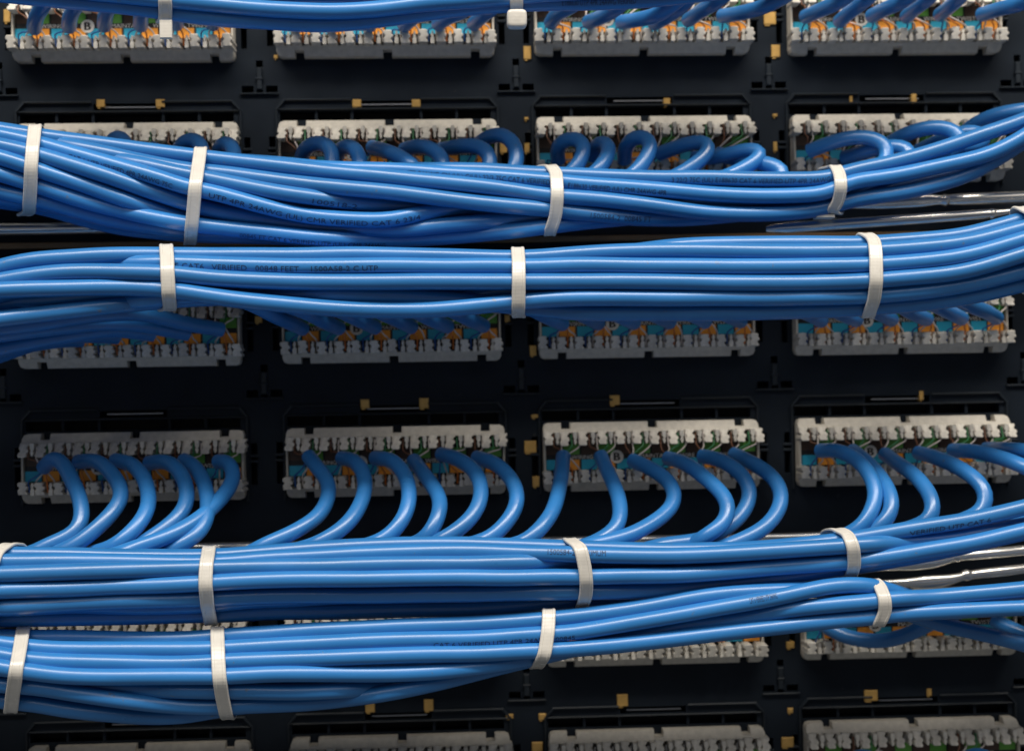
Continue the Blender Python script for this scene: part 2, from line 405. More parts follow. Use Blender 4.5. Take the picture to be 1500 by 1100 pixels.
mb = MB(); mb.prism(zflip(tooth_poly(13, HG - 1.5, 0)), 8.3, lambda z: 40 + 4 * (z / HG), c=1.0); ME_TOOTH_B = mb.mesh('tooth', [M['tooth']]); recalc(ME_TOOTH_B)
mb = MB()
for k in range(12):
    cx = 19.4 + 25.8 * k
    for base, sg in ((-13.2, 1), (-BH + 13.2, -1)):
        p = [(-2.8, 0), (-2.9, -.4 * 18), (-1.2, -.55 * 18), (-2.4, -.7 * 18), (-.8, -18), (.8, -18), (2.4, -.75 * 18), (1.1, -.6 * 18), (2.9, -.45 * 18), (2.8, 0)][::1]
        if sg > 0: mb.prism([(cx + x, base + z) for x, z in p], 8.3, 37)
        else: mb.prism([(cx + x, base - z) for x, z in p][::-1], 8.3, 37)
ME_PINS = mb.mesh('pin_row', [M['tooth']]); recalc(ME_PINS)
mb = MB()
for k in range(12):
    for sx in (14.0, 25.0):
        for z0 in (-27.5, -BH + 18.5):
            mb.box(sx + 25.8 * k - 1.1, sx + 25.8 * k + 1.1, z0, z0 + 9, 8.3, 29)
ME_CONT = mb.mesh('contact_row', [M['contact']])
# printed label: colour cells, black band
mb = MB()
def cell(x0, x1, z0, z1, mi, h=8.5): mb.add([(x0, -h, z0), (x1, -h, z0), (x1, -h, z1), (x0, -h, z1)], [(0, 1, 2, 3)], mi)
cell(3.6, BW - 3.6, -68.5, -31, 0, 8.4)
for k in range(6):
    x = 51.6 * k + 3.8
    cell(x, x + 24.4, -46.2, -31.4, 1, 8.8); cell(x + 24.8, x + 48.8, -46.2, -31.4, 2, 8.8)
    cell(x, x + 23.2, -68.2, -53.6, 3, 8.8); cell(x + 25.4, x + 48.6, -68.2, -53.6, 4, 8.8)
ME_LABEL = mb.mesh('label_strip', [M['blackprint'], M['brown'], M['green'], M['cyan'], M['orange']])
mb = MB()
def put_text(body, x0, width, zbase, cap, mi, h=9.1):
    vs, fs = text_mesh(body, 10)
    v = np.array(vs); w = v[:, 0].max() - v[:, 0].min(); hh = v[:, 1].max() - v[:, 1].min()
    P = [((x - v[:, 0].min()) / w * width + x0, -h, (y - v[:, 1].min()) / hh * cap + zbase) for x, y, _ in vs]
    mb.add(P, fs, mi)
for body, x0, wd in (('B WIRING', 34, 38), ('MAINTAIN', 141, 43), ('WIRE', 200, 21), ('TWIST', 249, 29)): put_text(body, x0, wd, -52.9, 5.8, 0)
ME_LETTER = mb.mesh('lettering', [M['whiteprint']])
mb = MB(); n = 28
mb.add([(107 + 9.6 * math.cos(2 * math.pi * i / n), -9.3, -50.5 + 9.6 * math.sin(2 * math.pi * i / n)) for i in range(n)], [tuple(range(n))], 0)
put_text('B', 102.8, 8.4, -55.9, 11, 1, 9.7); put_text('B', 103.6, 8.4, -55.9, 11, 1, 9.72); put_text('B', 102.2, 8.4, -55.9, 11, 1, 9.74)
ME_BADGE = mb.mesh('badge', [M['whiteprint'], M['blackprint']])
BLOCKS = {}
for r in range(6):
    for c in range(4):
        if r == 4 and c in (0, 1): pass
        o = block_origin(r, c)
        root = empty('termination_block', o); BLOCKS[(r, c)] = root
        thing(root, f'pale punch-down termination block, {COLN[c]} of four in the {ROWN[r]}', 'terminal block', 'pale termination blocks on the panels')
        obj('housing', ME_HOUSING, root); obj('trough', ME_TROUGH, root)
        lab = obj('label_strip', ME_LABEL, root, (0, -9, 0)); obj('lettering', ME_LETTER, lab); obj('badge', ME_BADGE, lab)
        for k in range(13):
            x = 5.6 + 25.8 * k if k < 12 else BW - 3.5
            for me_, zz in ((ME_TOOTH_T, -12.6), (ME_TOOTH_B, -BH + 13.4)):
                t_ = obj('tooth', me_, root, (x + random.uniform(-.8, .8), random.uniform(0, 1.5), zz)); t_.rotation_euler = (random.uniform(-.03, .03), random.uniform(-.05, .05), random.uniform(-.05, .05))
        p = obj('pin_row', ME_PINS, root); p['kind'] = 'stuff'
        p = obj('contact_row', ME_CONT, root); p['kind'] = 'stuff'

# ------------------------------------------------------------------ cables: traced runs of the five bundles (photo x, y, [lift behind/in front])
FR = {}
FR['A'] = [
 [(-60, -30), (100, -14), (200, -4), (300, 6), (400, 14), (480, 18), (560, 14), (640, 5), (700, 0), (800, -8), (1000, -18), (1100, -26)],
 [(-60, -14), (100, 2), (200, 13), (300, 25), (400, 33), (480, 36), (560, 29), (640, 18), (700, 11), (780, 5), (900, 3), (1000, -5), (1100, -18)]]
FR['B'] = [
 [(560, 250, -40), (700, 250, -20), (790, 256), (860, 258), (940, 260), (1040, 262), (1140, 263), (1210, 262), (1241, 252), (1313, 236), (1393, 213), (1450, 194), (1500, 176), (1560, 150)],
 [(-60, 205, -50), (200, 226, -50), (400, 240, -24), (480, 247), (560, 250), (600, 252), (700, 258), (790, 264), (860, 270), (940, 276), (1040, 284), (1140, 287), (1210, 284), (1241, 268), (1313, 257), (1393, 240), (1450, 225), (1500, 200), (1560, 160)],
 [(-60, 184), (0, 190), (50, 198), (100, 205), (150, 212), (200, 219), (284, 230), (310, 233), (400, 243), (480, 252), (560, 259), (600, 263), (700, 272), (790, 285), (840, 290), (940, 300), (1040, 312), (1140, 313), (1210, 305), (1241, 295), (1313, 284), (1367, 272), (1420, 256), (1473, 226), (1500, 208), (1560, 170)],
 [(-60, 188, -20), (60, 205, -12), (128, 220), (200, 235), (280, 250), (310, 252), (400, 264), (480, 274), (560, 280), (600, 284), (700, 297), (790, 306), (860, 314), (940, 320, -14), (1040, 318, -30), (1140, 308, -36), (1210, 296, -30), (1313, 275, -36), (1420, 248, -36), (1500, 205, -36), (1560, 175, -36)],
 [(-60, 192, -40), (60, 212, -26), (128, 226, -6), (200, 241), (280, 257), (310, 263), (400, 281), (480, 292, -4), (530, 298, -16), (600, 302, -38), (700, 304, -42), (790, 308, -36), (860, 314, -40), (1040, 300, -50), (1210, 284, -50)],
 [(-60, 190), (0, 198), (66, 213), (140, 234), (210, 254), (276, 275), (310, 281), (400, 305), (480, 319), (560, 323), (600, 316, -6), (640, 308, -24), (700, 302, -44), (790, 306, -50), (900, 300, -50), (1100, 290, -52)],
 [(-60, 203), (0, 213), (66, 229), (140, 252), (216, 279), (274, 298), (310, 308, -12), (400, 325, -16), (480, 334, -18), (560, 337, -10), (600, 336, -8), (640, 331, -8), (700, 326, -8), (790, 318, -26), (860, 314, -40), (1000, 300, -50)],
 [(-60, 218), (0, 230), (62, 251), (120, 270), (180, 292), (240, 312, -8), (290, 325, -20), (400, 336, -34), (480, 341, -36), (600, 344, -38), (700, 338, -38), (790, 326, -38)],
 [(-60, 236), (0, 255), (60, 274), (120, 294), (180, 309), (240, 322), (290, 330), (400, 342), (480, 349), (560, 352), (600, 351), (700, 344), (790, 334), (860, 325, -6), (940, 318, -24), (1040, 306, -40), (1200, 290, -44)],
 [(-60, 266, -6), (0, 281, -6), (60, 294, -8), (120, 311, -8), (180, 326, -8), (240, 336, -12), (290, 343, -16), (400, 348, -30), (480, 350, -36), (600, 346, -40)],
 [(-60, 282, -22), (0, 295, -22), (60, 304, -24), (120, 320, -24), (180, 334, -24), (240, 341, -30), (290, 345, -36), (400, 346, -44), (500, 340, -46)]]
FR['C'] = [
 [(760, 382, -44), (900, 372, -30), (980, 362, -10), (1040, 358), (1140, 357), (1270, 357), (1400, 346), (1500, 322), (1560, 302)],
 [(-60, 410), (0, 392), (50, 381), (100, 377), (160, 374), (245, 374), (300, 374), (420, 375), (560, 374), (660, 376), (760, 378), (840, 373), (920, 368), (1000, 367), (1140, 369), (1270, 367), (1400, 357), (1500, 334), (1560, 316)],
 [(-60, 414, -26), (0, 402, -26), (100, 389, -24), (200, 386, -8), (260, 385), (330, 388), (420, 390), (560, 390), (760, 391), (840, 389), (1000, 390), (1140, 391), (1270, 388), (1400, 377), (1500, 351), (1560, 334)],
 [(-60, 424), (0, 410), (60, 401), (100, 398), (160, 398), (245, 401), (300, 406), (420, 413), (560, 413), (760, 412), (840, 413), (1000, 414), (1140, 415), (1270, 411), (1400, 400), (1500, 373), (1560, 354)],
 [(-60, 432), (0, 425), (100, 421), (160, 421), (235, 424), (300, 433), (360, 441), (420, 447), (500, 453), (560, 455), (640, 453), (700, 448), (760, 442), (840, 437), (1000, 437), (1140, 437), (1270, 434), (1400, 421), (1500, 397), (1560, 378)],
 [(-60, 478, 8), (0, 468, 8), (60, 461, 8), (110, 455, 6), (160, 449, 0), (235, 441, -14), (300, 436, -24), (420, 432, -26), (560, 433, -24), (660, 439, -24), (760, 450, -14), (840, 458), (1000, 459), (1140, 457), (1270, 451), (1400, 438), (1500, 416), (1560, 398)]]
FR['D'] = [
 [(-60, 812), (0, 812), (100, 813), (290, 816), (400, 809), (560, 799), (700, 798), (840, 803), (900, 805), (1000, 806), (1120, 802), (1180, 797), (1240, 790), (1270, 785), (1350, 772), (1420, 761), (1500, 743), (1560, 726)],
 [(-60, 822), (0, 822), (100, 822), (290, 824), (400, 818), (560, 810), (700, 807), (840, 811), (1000, 814), (1120, 808), (1180, 804), (1240, 800), (1280, 797), (1350, 792, -12), (1400, 787, -30), (1500, 766, -34), (1560, 750, -34)],
 [(-60, 842), (0, 841), (100, 838), (290, 832), (400, 830), (560, 827), (700, 825), (780, 823, -4), (840, 822, -14), (900, 821, -24), (1000, 820, -28), (1120, 816, -28), (1240, 812, -22), (1300, 806, -34), (1400, 795, -40), (1500, 772, -44), (1560, 756, -44)],
 [(-60, 867), (0, 865), (100, 862), (290, 854), (400, 849), (560, 847), (700, 845), (840, 845), (900, 843), (1000, 842), (1120, 832), (1240, 822), (1280, 817), (1350, 807), (1420, 795), (1500, 777), (1560, 762)],
 [(-60, 890), (0, 888), (100, 884), (290, 877), (400, 873), (560, 872), (700, 869), (840, 866), (900, 866), (1000, 862, -8), (1120, 848, -18), (1240, 832, -16), (1300, 822, -22), (1400, 803, -26), (1500, 780, -28)],
 [(-60, 908, -18), (0, 906, -18), (100, 905, -18), (290, 900, -16), (400, 897, -16), (560, 893, -18), (700, 890, -20), (840, 880, -26), (1000, 862, -34), (1120, 846, -40)]]
FR['E'] = [
 [(-60, 928, -22), (0, 932, -22), (100, 934, -22), (200, 936, -16), (290, 936, -10), (340, 931), (450, 924), (570, 919), (700, 914), (790, 908), (840, 903), (940, 890), (1040, 872), (1120, 865), (1200, 863, -8), (1290, 869, -24), (1340, 878, -34), (1400, 879, -38), (1500, 868, -38), (1560, 862, -38)],
 [(-60, 932), (0, 942), (50, 949), (100, 951), (200, 951), (290, 951), (340, 949), (450, 943), (570, 938), (700, 934), (790, 929), (840, 926), (940, 910), (1040, 893), (1120, 879), (1170, 868), (1220, 858), (1275, 858, -2), (1305, 866, -18), (1350, 878, -42), (1400, 880, -52), (1500, 870, -54)],
 [(-60, 950), (0, 959), (50, 966), (100, 969), (200, 972), (290, 971), (340, 968), (450, 964), (570, 960), (700, 956), (790, 953), (840, 951), (940, 940), (1040, 929), (1140, 918), (1220, 908), (1275, 904), (1310, 899), (1400, 894), (1500, 890), (1560, 889)],
 [(-60, 966), (0, 977), (50, 984), (100, 990), (200, 991), (290, 990), (340, 990), (450, 986), (570, 987), (640, 984), (700, 977, -4), (760, 967, -12), (830, 952, -18), (900, 938, -20), (1000, 917, -20), (1100, 902, -14), (1140, 895, -8), (1220, 886), (1275, 882), (1310, 877), (1400, 872), (1500, 862), (1560, 856)],
 [(-60, 990, -30), (100, 1004, -28), (200, 1008, -14), (250, 1011), (290, 1012), (340, 1012), (450, 1013), (500, 1011, -6), (570, 1004, -20), (700, 978, -34), (780, 962, -36)],
 [(-60, 992), (0, 1002), (50, 1005), (100, 1013), (200, 1028), (290, 1035), (340, 1033), (450, 1029), (570, 1014), (640, 1001), (700, 985, -6), (790, 963, -16), (860, 946, -30), (940, 925, -36), (1040, 900, -38)],
 [(-60, 1015), (0, 1026), (50, 1030), (100, 1039), (200, 1049), (250, 1049, -2), (290, 1045, -8), (340, 1036, -20), (450, 1024, -30), (570, 1008, -34), (700, 978, -38)]]
# loops from the blocks: (row, col, port) -> path of photo x, y, h from the block to where it dips behind its bundle
LP = {}
def loop(bundle, r, c, p, pts, h0=44, h1=165, back=None):
    n = len(pts); q = []
    d = np.r_[0, np.cumsum([math.dist(pts[i], pts[i + 1]) for i in range(n - 1)])]; d = d / d[-1]
    for (x, y), t in zip(pts, d): q.append((x, y, h0 + (h1 - h0) * (1 - (1 - t) ** 1.8)))
    LP[(r, c, p)] = dict(bundle=bundle, pts=q, back=back)
R3 = {0: [[(64, 685), (76, 672), (90, 676), (106, 704), (117, 731), (120, 758), (109, 780), (68, 799)],
          [(115, 676), (142, 676), (164, 693), (177, 715), (175, 736), (147, 769), (104, 802)],
          [(169, 674), (191, 679), (210, 698), (218, 725), (215, 750), (196, 777), (164, 802)],
          [(218, 678), (245, 676), (265, 693), (274, 720), (270, 745), (245, 772), (196, 802)],
          [(269, 674), (284, 682), (297, 704), (304, 728), (303, 758), (289, 783), (254, 804)],
          [(319, 676), (333, 676), (342, 693), (335, 715), (300, 753), (245, 785), (191, 804)]],
      1: [[(452, 668), (465, 685), (480, 706), (481, 728), (467, 755), (429, 780), (385, 799)],
          [(500, 671), (519, 674), (533, 695), (534, 720), (522, 750), (500, 775), (464, 796)],
          [(549, 671), (574, 674), (593, 695), (600, 723), (595, 750), (582, 772), (560, 791)],
          [(606, 674), (620, 693), (636, 715), (645, 734), (642, 758), (625, 786)],
          [(646, 665), (675, 674), (696, 690), (705, 715), (702, 739), (685, 764), (647, 791)],
          [(698, 670), (726, 679), (748, 701), (758, 725), (754, 747), (737, 772), (713, 791)]],
      2: [[(825, 668), (821, 704), (812, 742), (793, 772), (768, 794)],
          [(880, 668), (891, 693), (905, 725), (909, 753), (902, 775), (869, 796)],
          [(926, 674), (951, 685), (975, 701), (988, 720), (984, 742), (959, 764), (918, 785), (869, 797)],
          [(978, 671), (1005, 679), (1035, 701), (1060, 725), (1067, 745), (1060, 766), (1033, 785)],
          [(1027, 668), (1057, 674), (1085, 693), (1098, 715), (1095, 739), (1074, 766), (1033, 788), (967, 799)],
          [(1074, 665), (1106, 679), (1134, 701), (1145, 725), (1139, 750), (1117, 775), (1074, 796)]],
      3: [[(1201, 660), (1228, 660), (1258, 676), (1277, 701), (1283, 725), (1277, 747), (1261, 772)],
          [(1249, 660), (1269, 676), (1291, 701), (1305, 728), (1305, 750), (1291, 768)],
          [(1296, 665), (1318, 679), (1345, 701), (1363, 725), (1367, 745), (1359, 763)],
          [(1345, 663), (1373, 671), (1408, 687), (1435, 706), (1445, 725), (1437, 749)],
          [(1395, 660), (1427, 660), (1468, 671), (1510, 688), (1560, 712)],
          [(1445, 658), (1480, 658), (1520, 664), (1570, 676)]]}
for c, L in R3.items():
    for p, pts in enumerate(L): loop('D' if not (c == 3 and p >= 4) else None, 3, c, p, pts, h1=182 + 6 * ((p + c) % 3) + (12 if (c, p) == (0, 5) else 0))
R1 = {0: [[(58, 238), (56, 222), (66, 214), (74, 226), (72, 250)], [(110, 236), (108, 218), (118, 210), (128, 222), (124, 252)],
          [(163, 236), (160, 212), (172, 200), (185, 212), (182, 255)], [(216, 236), (216, 222), (226, 216), (234, 228), (228, 256)],
          [(262, 240), (262, 216), (280, 204), (296, 214), (290, 258)], [(321, 236), (321, 216), (333, 209), (343, 222), (336, 256)]],
      1: [[(442, 232), (446, 218), (465, 209), (484, 215), (487, 238), (480, 256)], [(493, 232), (498, 218), (515, 215), (526, 228), (524, 256)],
          [(545, 216), (570, 223), (595, 236), (612, 252)], [(592, 220), (612, 214), (636, 220), (650, 236), (646, 258)],
          [(645, 220), (680, 213), (708, 217), (719, 234), (711, 260)], [(694, 216), (714, 202), (735, 197), (754, 212), (757, 238), (745, 260)]],
      2: [[(818, 236), (816, 214), (834, 203), (853, 207), (855, 226), (832, 258)], [(868, 230), (872, 214), (886, 208), (893, 222), (868, 258)],
          [(915, 236), (916, 212), (932, 199), (950, 203), (952, 222), (920, 262)], [(965, 226), (990, 216), (1020, 208), (1038, 210), (1034, 228), (985, 262)],
          [(1016, 232), (1050, 230), (1090, 220), (1113, 220), (1112, 233), (1058, 262)], [(1052, 226), (1090, 236), (1125, 240), (1150, 252), (1140, 266)]],
      3: [[(1185, 222), (1220, 208), (1260, 200), (1290, 206), (1302, 222), (1290, 246), (1262, 264)], [(1236, 232), (1270, 222), (1310, 214), (1332, 218), (1334, 232), (1310, 252)],
          [(1290, 218), (1330, 196), (1370, 186), (1398, 192), (1408, 206), (1395, 226)], [(1345, 222), (1390, 200), (1420, 192), (1442, 196), (1440, 212)],
          [(1400, 210), (1420, 188), (1455, 171), (1495, 163), (1550, 158)], [(1450, 226), (1475, 215), (1510, 196), (1550, 180)]]}
for c, L in R1.items():
    for p, pts in enumerate(L): loop('B' if not (c == 3 and p >= 4) else None, 1, c, p, pts, h1=116 + 5 * (p % 3))
def portx(r, c, p):
    b = block_origin(r, c); return b + np.array([51.6 * p + 31, 0, 0])
for c in (1, 2, 3):                                                # third row: cables run up-left behind the third bundle
    for p in range(6):
        w = portx(2, c, p) + np.array([0, -44, -50]); x, y = proj(w)
        j = (p * 7 + c * 3) % 5
        loop('C', 2, c, p, [(x + 1, y + 1), (x - 20, y - 8 - j * .5), (x - 46, y - 22), (x - 84, y - 37 - j)], 46, 186 + j)
K = [[(66, 500), (40, 507), (0, 520), (-60, 540)], [(120, 498), (75, 500), (10, 512), (-60, 530)], [(172, 494), (120, 491), (60, 492), (0, 499), (-60, 514)],
     [(224, 490), (165, 484), (90, 494), (20, 507), (-60, 520)], [(275, 489), (222, 479), (160, 474), (80, 481), (0, 490), (-60, 500)], [(325, 483), (262, 471), (205, 460), (140, 462), (60, 473), (0, 481), (-60, 488)]]
for p in range(6): loop(None, 2, 0, p, K[p], 46, (98, 120, 142, 152, 168, 192)[p])
R0 = {0: [[(50, 42), (54, 24), (66, 4), (80, -30)], [(101, 40), (104, 20), (118, -2), (135, -35)], [(153, 38), (156, 18), (170, -4), (190, -38)], [(206, 38), (208, 16), (224, -8), (240, -38)], [(258, 36), (262, 14), (280, -10), (300, -40)], [(312, 36), (318, 16), (334, -8), (350, -40)]],
      1: [[(437, 38), (450, 18), (470, -6), (490, -34)], [(489, 38), (500, 18), (520, -6), (540, -34)], [(541, 38), (552, 20), (575, 0), (600, -30)], [(592, 38), (606, 26), (630, 10), (660, -20)], [(642, 36), (656, 26), (682, 14), (720, -14)], [(694, 36), (704, 26), (722, 12), (760, -20)]],
      2: [[(807, 34), (818, 20), (846, 4), (880, -26)], [(862, 33), (880, 26), (905, 12), (940, -20)], [(910, 33), (940, 28), (972, 18), (1010, -14)], [(958, 35), (975, 26), (1000, 8), (1030, -24)], [(1008, 30), (1026, 18), (1050, 4), (1080, -24)], [(1058, 24), (1095, 18), (1130, 6), (1170, -18)]],
      3: [[(1180, 25), (1204, 15), (1232, 2), (1262, -24)], [(1230, 32), (1246, 18), (1270, 0), (1300, -30)], [(1277, 24), (1300, 12), (1326, 0), (1360, -28)], [(1328, 25), (1344, 10), (1362, -4), (1390, -34)], [(1377, 22), (1394, 8), (1410, -8), (1436, -36)], [(1438, 22), (1462, 15), (1500, 4), (1550, -16)]]}
for c, L in R0.items():
    for p, pts in enumerate(L): loop(None, 0, c, p, pts, 46, 165)
for c in (1,):                                                   # fifth row: they run left inside the lowest bundle
    for p in range(6):
        w = portx(4, c, p) + np.array([0, -46, -46]); x, y = proj(w)
        loop('E', 4, c, p, [(x, y), (x - 26, y + 12), (x - 70, y + 36), (x - 120, y + 52)], 46, 165)
loop(None, 4, 3, 0, [(1207, 915), (1228, 928), (1262, 937), (1300, 938), (1334, 927), (1372, 908), (1420, 893), (1560, 884)], 46, 150)
loop(None, 4, 3, 3, [(1356, 922), (1340, 906), (1330, 898), (1345, 904), (1370, 912), (1400, 919), (1450, 930), (1500, 944), (1560, 960)][2:], 150, 185)
loop(None, 5, 3, 1, [(1240, 1132), (1243, 1116), (1262, 1106), (1284, 1113), (1292, 1140), (1270, 1165)], 46, 120)
loop(None, 5, 3, 4, [(1397, 1130), (1408, 1115), (1430, 1105), (1454, 1113), (1462, 1140), (1440, 1165)], 46, 120)
loop(None, 4, 3, 5, [(1456, 908), (1478, 918), (1500, 929), (1560, 952)], 46, 100)
for c, L in ((0, [(70, 1128), (90, 1136)]), ):
    pass

# ------------------------------------------------------------------ packing: push the runs apart station by station
ST = np.arange(-60, 1561, 20.0); NS = len(ST)
RAD = 10.6
BASEH = {'A': 205, 'B': 138, 'C': 226, 'D': 212, 'E': 226}
PACK = {}
def pack(bn):
    fr = FR[bn]; tails = [(k, v) for k, v in LP.items() if v['bundle'] == bn]
    extra = 5 if bn == 'A' else 0  # cables added above the top edge to shade the upper blocks and loops
    N = len(fr) + len(tails) + extra
    Y = np.zeros((NS, N)); H = np.zeros((NS, N)); act = np.zeros((NS, N), bool); isf = np.zeros(N, bool); dh = np.zeros((NS, N))
    for i, t in enumerate(fr):
        a = np.array([(q[0], q[1], q[2] if len(q) > 2 else 0) for q in t], float)
        R = resample(a, 5); R = R[np.argsort(R[:, 0])]
        Y[:, i] = np.interp(ST, R[:, 0], R[:, 1]); dh[:, i] = np.interp(ST, a[:, 0], a[:, 2])
        act[:, i] = (ST >= a[0, 0] - 1) & (ST <= a[-1, 0] + 1); isf[i] = True
    nf = len(fr)
    Yf = np.where(act[:, :nf], Y[:, :nf], np.nan); vis = np.where(dh[:, :nf] > -30, Yf, np.nan)
    with np.errstate(all='ignore'):
        ymin = np.nanmin(Yf, 1); ymax = np.nanmax(Yf, 1)
    bad = np.isnan(ymin); idx = np.arange(NS)
    ymin[bad] = np.interp(idx[bad], idx[~bad], ymin[~bad]); ymax[bad] = np.interp(idx[bad], idx[~bad], ymax[~bad])
    if bn == 'A': ymin = ymin - 55
    yc = (ymin + ymax) / 2; Rr = (ymax - ymin) / 2 + 6
    base = BASEH[bn]
    for i in range(nf):
        t = np.clip((Y[:, i] - yc) / (Rr + 4), -1, 1)
        H[:, i] = base + np.minimum(Rr, 52) * np.sqrt(1 - t * t) * .95 + dh[:, i]
    for j, (k, v) in enumerate(tails):
        i = nf + j; xe, ye, he = v['pts'][-1]
        act[:, i] = ST <= xe - 25
        fy = .2 + .65 * rng.random(); hb = base - 14 + 26 * rng.random()
        yb = ymin + (ymax - ymin) * fy
        w = np.clip((xe - ST) / 150, 0, 1); w = w * w * (3 - 2 * w)
        Y[:, i] = ye * (1 - w) + yb * w; H[:, i] = he * (1 - w) + hb * w
    for j in range(extra):
        i = nf + len(tails) + j; act[:, i] = ST < 1520
        Y[:, i] = ymin + (ymax - ymin) * (.05 + .17 * j); H[:, i] = base - 10 + (j % 2) * 30
    Y0, H0 = Y.copy(), H.copy()
    wy = np.where(isf, 0.0, 1.0)[None, :]
    eye = np.eye(N, dtype=bool)[None]
    aa = act[:, :, None] & act[:, None, :] & ~eye
    ff = (isf[:, None] & isf[None, :])[None]
    dmin = 2 * RAD * 1.045
    for it in range(260):
        r2 = dmin
        dy = Y[:, :, None] - Y[:, None, :]; dH = H[:, :, None] - H[:, None, :]
        dyw = dy * .94
        dist = np.sqrt(dyw ** 2 + dH ** 2) + 1e-6
        ov = np.where(aa, np.clip(r2 - dist, 0, None), 0)
        sgn = np.where(dH >= 0, 1.0, -1.0)
        need = np.where(aa & ff, np.clip(np.sqrt(np.clip(r2 ** 2 - dyw ** 2, 0, None)) - np.abs(dH), 0, None), 0) * (ov > 0)
        mh = np.where(ff, .25 * need * sgn, .35 * ov * dH / dist).sum(2)
        my = np.where(ff, 0, .35 * ov * dyw / dist).sum(2)
        mh = np.clip(mh, -6, 6); my = np.clip(my, -6, 6)
        wfr = np.where(isf, .8, 1.0)[None, :]
        H = H + mh * wfr; Y = Y + my * wy
        H = H + .02 * (H0 - H) * np.where(isf, 1.0, .5)[None, :]
        Hs = H.copy(); Ys = Y.copy()
        m = act[1:-1] & act[:-2] & act[2:]
        Hs[1:-1] = np.where(m, H[1:-1] + .35 * (.5 * H[:-2] + .5 * H[2:] - H[1:-1]), H[1:-1])
        Ys[1:-1] = np.where(m & ~isf[None], Y[1:-1] + .35 * (.5 * Y[:-2] + .5 * Y[2:] - Y[1:-1]), Y[1:-1])
        H, Y = Hs, Ys
        lo_, hi_ = (ymin + 1)[:, None], (ymax - 4)[:, None]
        Y = np.where(isf[None], Y, np.clip(Y, lo_, np.maximum(hi_, lo_)))
        H = np.clip(H, base - {'B': 62, 'C': 46, 'D': 60}.get(bn, 66), 340)
        # hidden runs stay behind the front ones
    PACK[bn] = dict(Y=Y, H=H, act=act, nf=nf, keys=[k for k, _ in tails], N=N)
for bn in 'ABCDE': pack(bn)

# ------------------------------------------------------------------ build the cables
BN = {'A': 'topmost bundle', 'B': 'second bundle from the top', 'C': 'third bundle from the top', 'D': 'fourth bundle from the top', 'E': 'lowest bundle'}
CABLES = {}
def wander(P, seed, amp=.5):
    g = np.random.default_rng(seed); n = len(P)
    k = max(3, n // 5); a = g.normal(0, amp, (k, 3)); u = np.linspace(0, k - 1, n)
    J = np.stack([np.interp(u, np.arange(k), a[:, q]) for q in range(3)], 1)
    J[:, 0] *= .2
    e = np.clip(np.minimum(np.arange(n), np.arange(n)[::-1]) / 4, 0, 1)[:, None]
    return P + smooth(J, 3) * e
def make_cable(P, key, label, group, step=9, seed=0, frayed=False):
    P = [np.asarray(q, float) for q in P]
    for end in (0, -1):                                             # carry the run on past the edge of the view
        x_ = proj(P[end])[0]
        if x_ < -50 or x_ > 1540:
            nb = P[3] if end == 0 else P[-4] if len(P) > 4 else P[0]
            dv = P[end] - nb; dv[2] *= .6; dv /= np.linalg.norm(dv); ext = [P[end] + dv * q for q in (60, 120, 180, 240)]
            P = ext[::-1] + P if end == 0 else P + ext
    P = smooth(resample(P, step), 3); P = wander(P, seed)
    mbx = MB(); info = mbx.tube(P, RAD, 14)
    o = obj('network_cable', mbx.mesh('network_cable', [M['jacket']], P[0]), None, P[0])
    thing(o, label, 'cable', group)
    CABLES[key] = (o, info)
    return o
sd = 100
for bn in 'ABCDE':
    pk = PACK[bn]
    for i in range(pk['N']):
        if i >= pk['nf'] and i < pk['nf'] + len(pk['keys']): continue
        a = pk['act'][:, i]
        P = np.array([at(x, y, h) for x, y, h in zip(ST[a], pk['Y'][a, i], pk['H'][a, i])])
        sd += 1
        if i < pk['nf']:
            order = {'A': ['upper', 'lower'], 'B': None}.get(bn)
            lab = {'A': f'blue cable, {["upper", "lower"][min(i,1)]} of the two crossing the photo along the top edge',
                   'B': ['blue printed cable along the top of the second bundle right of the middle tie', 'blue printed cable just under the top one in the second bundle, right half',
                         'blue cable crossing the second bundle from top left to bottom right', 'blue cable second from the top at the left tie of the second bundle',
                         'blue cable third from the top at the second tie of the second bundle, dipping mid-way', 'blue printed cable sagging through the middle of the second bundle',
                         'blue cable fourth from the top at the far left of the second bundle', 'blue cable fifth from the top at the far left of the second bundle',
                         'blue cable along the bottom edge of the second bundle, middle of photo', 'shaded blue cable under the left end of the second bundle',
                         'darkest blue cable lowest at the far left of the second bundle'][i] if bn == 'B' else '',
                   'C': ['blue cable topmost in the third bundle at its right tie', 'blue cable topmost in the third bundle at its left tie', 'blue printed cable second from top in the third bundle beside the left tie',
                         'blue cable running straight through the middle of the third bundle', 'blue cable sagging below the middle of the third bundle between the first two ties',
                         'blue cable lowest in the third bundle right of the middle tie'][i] if bn == 'C' else '',
                   'D': f'blue cable {ORD[i]} from the top across the front of the fourth bundle',
                   'E': f'blue cable {ORD[i]} from the top across the front left of the lowest bundle' if i < 7 else ''}[bn]
            make_cable(P, (bn, i), lab, 'blue network cables', seed=sd, step=12)
        else:
            make_cable(P, (bn, i), f'blue cable, {ORD[i - pk["nf"]]} of five added above the top-edge pair to shade the rows below', 'blue cables added above the top edge for shade', seed=sd, step=16)
for key, v in LP.items():
    r, c, p = key; sd += 1
    P = [at(*q) for q in v['pts']]
    if v['bundle']:
        pk = PACK[v['bundle']]; i = pk['nf'] + pk['keys'].index(key); a = np.where(pk['act'][:, i])[0][::-1]
        P += [at(ST[k], pk['Y'][k, i], pk['H'][k, i]) for k in a]
    lab = f'blue cable from the {ORD[p]} port of the {COLN[c]} block in the {ROWN[r]}'
    make_cable(P, key, lab, 'blue network cables', seed=sd, step=9)

